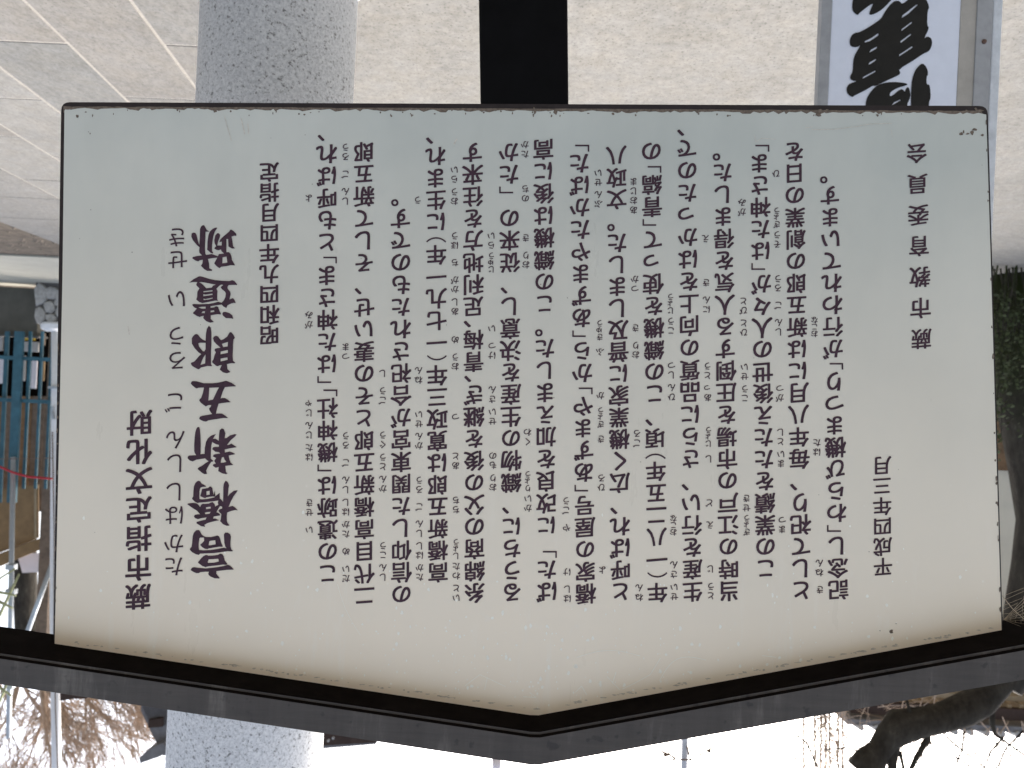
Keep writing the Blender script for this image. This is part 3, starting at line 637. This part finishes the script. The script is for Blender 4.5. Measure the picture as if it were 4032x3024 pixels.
# white pole beside the board edge
def T(p0, p1, r, mat, name, parent=None, n=12):
    q = MB(); q.tube([p0, p1], r, n); o = q.build(name, mat, parent, smooth=True); return o
DP = 14.45
wp0 = W(220, 1290, DP)
wp = empty('white_pole', (wp0.x, wp0.y, wp0.z - .05), 'tall slim white pole rising from the rubble pillar beside the notice board edge', 'pole')
q = MB(); q.tube([W(221, 1285, DP), W(220, 1600, DP), W(217, 2000, DP), W(215, 2400, DP), W(219, 2740, DP), W(226, 3300, DP)], .082, 16); q.build('tube', M['whitepole'], wp, smooth=True)
q = MB(); q.tube([W(214, 1270, DP), W(214, 1278, DP), W(214, 1296, DP), W(214, 1305, DP)], [.2, .23, .22, .14], 20); q.build('collar', M['whitepole'], wp)
q = MB(); q.tube([W(216, 1520, DP-.05), W(216, 1530, DP-.05)], .115, 16); q.build('clamp', M['steel'], wp); q = MB(); q.tube([W(208, 1600, DP-.12), W(204, 1620, DP-.12), W(212, 1650, DP-.12)], .03, 6); q.build('cable_hook', M['steel'], wp)
q = MB(); q.tube([W(206, 1700, DP-.12), W(214, 2100, DP-.12), W(213, 2500, DP-.12), W(219, 2800, DP-.12), W(228, 3030, DP-.12), W(230, 3300, DP-.12)], .011, 5); q.build('cable', M['oldpost'], wp)
# timber frame with ochre boarding
tf = empty('timber_stall', W(100, 1700, 15.4), 'ochre plywood boarding on an old grey brown timber post', 'stall'); tf.location.z = 0
def ppoly(name, pts, D, th, mat, parent):
    q = MB(); a = [W(x, y, D) for x, y in pts]; b_ = [p + Vector((0, th, 0)) for p in a]; n = len(a)
    q.add(a + b_, [tuple(range(n)), tuple(range(2*n-1, n-1, -1))] + [(i, (i+1) % n, n+(i+1) % n, n+i) for i in range(n)]); return q.build(name, mat, parent)
ppoly('plywood_panel', [(-500, 1990), (150, 1908), (150, 2118), (-500, 2370)], 15.4, .03, M['ochre'], tf)
ppoly('batten', [(-500, 2365), (155, 2120), (155, 2165), (-500, 2440)], 15.3, .08, M['ochre'], tf)
ppoly('batten', [(134, 1925), (143, 1924), (143, 2120), (134, 2122)], 15.37, .025, M['tan'], tf)
q = MB(); a, b_ = pbox(156, 199, 1700, 2560, 15.2, .2); q.box((a[0], a[1], 0), b_); q.build('post', M['oldpost'], tf)
ppoly('cover_sheet', [(66, 2180), (155, 2178), (155, 2252), (88, 2256)], 15.8, .015, M['panelwhite'], tf)
# scaffold tube and brace, held by clamps
bt = W(52, 1800, 14.25)
sc_ = empty('scaffold_frame', W(50, 1800, 14.2), 'grey steel scaffold tube with a slanting brace left of the white pole', 'scaffold'); sc_.location.z = bt.z
T(bt, W(34, 2905, 14.25), .044, M['steel'], 'standard', sc_); T(W(203, 2225, 14.6), W(104, 2500, 14.6), .044, M['steel'], 'brace', sc_)
for y in (2232, 2330, 2700): 
    c0 = W(42 if y < 2500 else 36, y, 14.2); q = MB(); q.box(c0 - Vector((.08, .04, .05)), c0 + Vector((.08, .09, .05))); q.build('clamp', M['steel'], sc_, bevel=.01)
q = MB(); q.tube([W(-400, 1700, 14.15), W(-150, 1770, 14.15), W(0, 1838, 14.15), W(50, 1860, 14.15), W(110, 1877, 14.15), W(205, 1885, 14.15)], .021, 8)
tag(q.build('red_cord', M['red'], smooth=True), 'red cord slung across in front of the timber stall', 'cord')
q = MB(); q.tube([W(-500, 1815, 14.1), W(205, 1804, 14.1)], .007, 5)
tag(q.build('thin_wire', M['oldpost']), 'thin dark wire stretched level above the red cord', 'wire')

# ------------------------------------------------------------------ trees
def jit(v, a): return v + Vector((R.uniform(-a, a), R.uniform(-a, a), R.uniform(-a, a)))
def grow(mb, p, d, L, r, lvl, spread, kids, droop=0, minr=.0035, n=5):
    pts = [p]; q = Vector(p); dd = Vector(d)
    segs = 4 if lvl > 1 else 3
    for i in range(segs):
        dd = (dd + jit(Vector((0, 0, 0)), .13) + Vector((0, 0, droop))).normalized(); q = q + dd * L / segs; pts.append(q)
    r1 = max(r * .62, minr * .6)
    mb.tube(pts, [r + (r1 - r) * i / segs for i in range(segs+1)], n if r > .02 else 3)
    if lvl == 0: return
    for k in range(kids):
        t = R.uniform(.35, 1.0) if k else 1.0
        i = min(int(t * segs), segs - 1); b0 = pts[i].lerp(pts[i+1], t*segs - i)
        ax = dd.cross(Vector((R.uniform(-1, 1), R.uniform(-1, 1), R.uniform(-.3, .3)))).normalized()
        nd = Matrix.Rotation(R.uniform(spread*.4, spread), 3, ax) @ dd
        grow(mb, b0, nd, L * R.uniform(.62, .85), max(r1 * R.uniform(.55, .9), minr), lvl - 1, spread, kids, droop, minr, n)
def tree(name, label, base_px, D, trunk_top, r, branches, lvl, spread, kids, L, mat=None, minr=.0035, droop=0):
    b0 = W(base_px[0], base_px[1], D); b0 = Vector((b0.x, b0.y, 0)); t = empty(name, b0, label, 'tree')
    top = W(*trunk_top, D); m = MB(); mid = b0.lerp(top, .5) + Vector((r*.5, 0, 0))
    m.tube([b0 - Vector((0, 0, .1)), b0 + Vector((0, 0, .15)), mid, top], [r*1.5, r*1.15, r, r*.85], 10); m.build('trunk', M['bark'], t, smooth=True)
    c = MB()
    for (dx, dy, dz, k) in branches: grow(c, top - Vector((0, 0, r*.5)), Vector((dx, dy, dz)).normalized(), L*k, r*.5, lvl, spread, kids, droop, minr)
    c.build('crown', mat or M['twig'], t, fixn=False); return t
# dense upswept tree behind the pole; its twigs fan out above the roof
tree('bare_tree', 'bare brown tree with dense upswept twigs behind the white pole', (110, 1300), 19.5, (105, 2520), .30,
     [(-1.6, .1, .9, 1.35), (-1.1, .1, 1, 1.3), (-.6, -.1, 1.1, 1.2), (-.1, .1, 1, 1.1), (.4, 0, 1, 1.), (-1.35, -.2, .7, 1.1), (-.8, .2, .8, 1.25), (-.3, .1, .9, 1.), (.1, -.1, .8, .9)], 6, .46, 3, 1.15, minr=.0085)
# pruned old tree on the other side
pt0 = W(4060, 1090, 8.8)
pt = empty('pruned_tree', (pt0.x, pt0.y, 0), 'old mossy tree with a thick pruned limb reaching over the board roof', 'tree')
def wob(pts, rads, name, mat, n=14, a=.02):
    q = MB(); q.tube([jit(Vector(p), a) for p in pts], rads, n)
    me_o = q.build(name, mat, pt, smooth=True); return me_o
b0 = Vector((pt0.x, pt0.y, -.05))
trk = [b0] + [W(x, y, 8.8) for x, y in ((4045,1250),(4042,1450),(4062,1650),(4095,1850),(4100,2050),(4085,2250),(4050,2450),(4020,2600),(3950,2700))]
wob(trk, [.50,.36,.33,.33,.30,.28,.28,.27,.22,.19], 'trunk', M['bark'])
lim = [W(x, y, 8.75) for x, y in ((4020,2590),(3930,2695),(3860,2760),(3793,2797),(3700,2830),(3620,2845),(3545,2862),(3500,2905),(3462,2955),(3425,2998),(3405,3040))]
wob(lim, [.17,.155,.175,.18,.16,.165,.195,.15,.13,.17,.20], 'limb', M['bark'], 14, .015)
for pp, rr in (([(3545,2870),(3525,2930),(3515,2980),(3512,3060)], (.09,.06,.055,.05)), ([(3660,2860),(3650,2920),(3610,2980),(3580,3040)], (.04,.035,.03,.022)),
               ([(3540,2960),(3556,3010),(3560,3060)], (.025,.018,.014)), ([(3905,2740),(3908,2850),(3915,2890),(3990,2945),(4060,2990)], (.035,.03,.02,.012,.01)), ([(3590,2840),(3578,2790),(3572,2760)], (.03,.02,.015)),
               ([(3400,2960),(3330,2945),(3240,2948)], (.012,.009,.006)), ([(3700,2870),(3760,2930),(3830,2985),(3900,3040)], (.012,.011,.010,.009)), ([(3620,2880),(3690,2950),(3780,2990),(3850,3040)], (.010,.009,.009,.008)),
               ([(3800,2880),(3790,2950),(3770,3000),(3778,3050)], (.012,.011,.010,.009)), ([(3950,2900),(3900,2960),(3880,3010),(3860,3050)], (.012,.010,.009,.008)), ([(3050,2858),(3120,2880),(3180,2925),(3205,2990),(3230,3050)], (.006,.009,.010,.011,.012)), ([(3370,2900),(3420,2930),(3470,2975)], (.009,.008,.007)), ([(4032,2880),(3960,2950),(3920,3040)], (.011,.010,.008))):
    wob([W(x, y, 8.7) for x, y in pp], list(rr), 'branch', M['bark'], 8, .008)
tw = MB()
for k in range(45):
    x = R.uniform(3480, 4080); y = R.uniform(2820, 2930); D = R.uniform(9.2, 9.9); a = R.uniform(-1, 1)
    grow(tw, W(x, y, D), Vector((a, 0, 1)).normalized(), R.uniform(.3, .6), .0075, 2, .5, 2, 0, .0035)
for k in range(24):
    x = R.uniform(3340, 3700); y = R.uniform(2720, 2850); grow(tw, W(x, y, 9.3), Vector((R.uniform(-.6, 1), 0, R.uniform(-.3, 1))).normalized(), R.uniform(.2, .45), .008, 2, .5, 2, 0, .004)
tw.build('twigs', M['twig'], pt, fixn=False)
# tall twiggy tree with nearly straight shoots
st = empty('slender_tree', Vector((W(3290, 1300, 12).x, 12, 0)), 'slender far tree with thin straight upright shoots beside the pruned limb', 'tree')
q = MB(); p = W(3290, 2300, 12); q.tube([(p.x, 12, 0), p, W(3285, 2650, 12)], [.12, .09, .06], 8); q.build('trunk', M['bark'], st, smooth=True)
q = MB()
for x in (3232, 3252, 3268, 3300, 3318, 3165, 3210):
    pts = [W(3285 + (x-3285)*t + R.uniform(-3, 3), 2600 + 480*t, 12 + R.uniform(-.1, .1)) for t in (0, .15, .35, .5, .65, .8, 1)]
    pts = [W(x + (3285-x)*max(0, .35-t)*2 + R.uniform(-3, 3), 2600 + 480*t, 12) for t in (0, .15, .35, .5, .65, .8, 1)]
    q.tube(pts, .017, 4)
    for k in range(26):
        t = R.uniform(.3, 1); c0 = W(x + R.uniform(-2, 2), 2600 + 480*t, 12); grow(q, c0, Vector((R.uniform(-1, 1), R.uniform(-.3, .3), R.uniform(.2, 1))).normalized(), R.uniform(.1, .3), .007, 2, .7, 2, 0, .005)
q.build('crown', M['twig'], st, fixn=False)
# loose dark shrub growing against the trunk
sb0 = W(3960, 1200, 8.2); sb = empty('leafy_shrub', (sb0.x, 8.2, 0), 'loose dark green shrub growing up against the mossy trunk', 'shrub')
q = MB(); lf = MB()
for k in range(26):
    p = Vector((sb0.x + R.uniform(-.35, .35), 8.2 + R.uniform(-.15, .15), 0)); e = p + Vector((R.uniform(-.25, .25), R.uniform(-.1, .1), R.uniform(.7, 1.95)))
    pts = [p, jit(p.lerp(e, .4), .05), jit(p.lerp(e, .7), .06), e]; q.tube(pts, [.009, .007, .005, .003], 4)
    for j in range(70):
        t = R.uniform(.2, 1); i = min(int(t*3), 2); c0 = pts[i].lerp(pts[i+1], t*3 - i) + Vector((R.gauss(0, .05), R.gauss(0, .05), R.gauss(0, .03)))
        u = Vector((R.uniform(-1, 1), R.uniform(-1, 1), R.uniform(-1, 1))).normalized() * R.uniform(.018, .034); v = u.orthogonal() * .45
        lf.add([c0 - u, c0 + v, c0 + u, c0 - v], [(0, 1, 2, 3)])
q.build('stems', M['bark'], sb); lf.build('foliage', M['shrubleaf'], sb, fixn=False)
# hedge at the foot of the old tree
hd = MB()
for k in range(5200):
    c0 = W(R.uniform(3700, 4500), 1500, R.uniform(10.5, 11.8)); c0.z = R.uniform(0, 2.35) * R.uniform(.6, 1) ; e = R.uniform(.03, .07)
    hd.add([jit(c0, e), jit(c0, e), jit(c0, e)], [(0, 1, 2)])
tag(hd.build('hedge', M['hedge'], fixn=False), 'dark leafy hedge behind the mossy trunk', 'hedge', kind='stuff')
# low shoots with pale leaves near the scaffold
ps = empty('pale_shrub', Vector((W(-200, 2150, 14.1).x, 14.1, 0)), 'thin shrub with pale green shoots crossing the scaffold tube', 'shrub')
q = MB()
for (a, b_, c0) in (((-200,2150),(-20,2290),(58,2240)),((-200,2420),(-10,2330),(62,2345)),((-150,2600),(0,2420),(75,2260)),((-200,2300),(0,2370),(50,2395)),((-150,2500),(-10,2700),(45,2740)),((-100,2800),(0,2760),(35,2670))):
    q.tube([W(*a, 14.1), W(*b_, 14.05), W(*c0, 14.)], [.035, .03, .017], 6)
q.tube([(W(-200, 2150, 14.1).x, 14.1, 0), W(-200, 2150, 14.1), W(-150, 2800, 14.1)], [.05, .045, .02], 8)
q.build('stems', M['leafpale'], ps, smooth=True)

# ------------------------------------------------------------------ house with the tiled eave
hs = empty('cream_house', Vector((W(3900, 1500, 15).x, 15, 0)), 'cream house with tan eave and round grey tile ends behind the pruned tree', 'house')
q = MB(); a, b_ = pbox(3450, 5200, 1000, 2760, 15, 4.0); q.box((a[0], a[1], 0), b_); q.build('wall', M['cream'], hs)
q = MB(); a, b_ = pbox(3450, 5200, 1000, 1870, 14.9, .09); q.box((a[0], a[1], 0), b_); q.build('plinth_boards', M['brownboard'], hs)
q = MB(); q.box(*pbox(3360, 5200, 2755, 2775, 13.7, 1.4)); q.build('soffit', M['tan'], hs)
for k in range(22):
    x = 3370 + k*46; q = MB(); q.box(*pbox(x, x+16, 2776, 2805, 13.6, 1.3)); q.build('rafter', M['tan'], hs)
q = MB(); q.box(*pbox(3350, 5200, 2806, 2850, 13.55, .1)); q.build('fascia', M['brownwood'], hs)
q = MB(); q.box(*pbox(3335, 5200, 2874, 2897, 13.45, .6)); q.build('tile_course', M['tile'], hs)
for k in range(20):
    x = 3392 + k*62; c0 = W(x, 2864 - (x-3392)*0, 13.4); c0.z = W(3392, 2866, 13.4).z + .0; q = MB(); q.tube([c0, c0 + Vector((0, .4, .06))], .055, 10); q.build('tile_end', M['tileend'], hs)
# ------------------------------------------------------------------ hall roof behind the column
hl = empty('tiled_hall', Vector((W(1000, 1500, 14).x, 15, 0)), 'dark tiled hall roof showing on both sides of the granite column', 'building')
q = MB(); a, b_ = pbox(640, 1500, 1000, 2780, 14.6, 3.); q.box((a[0], a[1], 0), b_); q.build('wall', M['cream'], hl)
ppoly('roof_slope', [(552, 2700), (555, 2800), (640, 2975), (1249, 2950), (1480, 2931), (1620, 2700)], 14, 3.0, M['tile'], hl)
ppoly('ridge_end', [(548, 2985), (552, 3006), (632, 2978), (660, 2955), (640, 2925), (590, 2950)], 13.8, .35, M['tile'], hl)
ppoly('eave_board', [(585, 2835), (640, 2828), (640, 2862), (582, 2866)], 13.9, .08, M['brownwood'], hl)
ppoly('eave_board', [(1240, 2870), (1500, 2880), (1480, 2924), (1240, 2938)], 13.9, .08, M['brownwood'], hl)
for k in range(12):
    y = 2780 + k*7; ppoly('tile_row', [(556 + k*3, y), (650, y-4), (650, y-1), (556 + k*3, y+3)], 13.95, .04, M['tile'], hl)
for (x, y) in ((1292, 2918), (1311, 2908)):
    c0 = W(x, y, 13.8); q = MB(); q.tube([c0, c0 + Vector((0, .05, 0))], .022, 8); q.build('bolt_head', M['tileend'], hl)
dp = empty('dark_roof_piece', W(280, 2740, 11), 'dark horizontal roof piece just right of the white pole', 'rooftop')
ppoly('arm', [(236, 2722), (236, 2760), (290, 2752), (340, 2752), (345, 2738)], 11, .06, M['brownwood'], dp)  # dark piece of a building roof beside the pole
# utility poles
up = empty('utility_pole', Vector((W(2680, 1500, 26).x, 26, 0)), 'far grey utility pole with short slanting arms above the board roof', 'utility pole')
p = W(2677, 2600, 26); T((p.x, 26, 0), W(2690, 3200, 26), .12, M['concrete'], 'shaft', up)
for (xa, ya, xb, yb, r) in ((2600,2955,2660,2985,.04),(2612,2975,2640,2968,.06),(2750,2975,2812,2940,.035),(2785,2960,2800,2952,.07),(2706,2940,2720,2995,.04),(2620,2990,2740,2992,.03)):
    T(W(xa, ya, 25.8), W(xb, yb, 25.8), r, M['oldpost'], 'arm', up, 6)
up2 = empty('insulator_pole', Vector((W(1950, 1500, 26).x, 26, 0)), 'tip of a far pole with pale insulator peeping over the roof apex', 'utility pole')
T((W(1950, 1500, 26).x, 26, 0), W(1957, 3200, 26), .10, M['concrete'], 'shaft', up2)
T(W(1955, 2980, 25.9), W(1956, 3040, 25.9), .16, M['panelwhite'], 'insulator', up2)
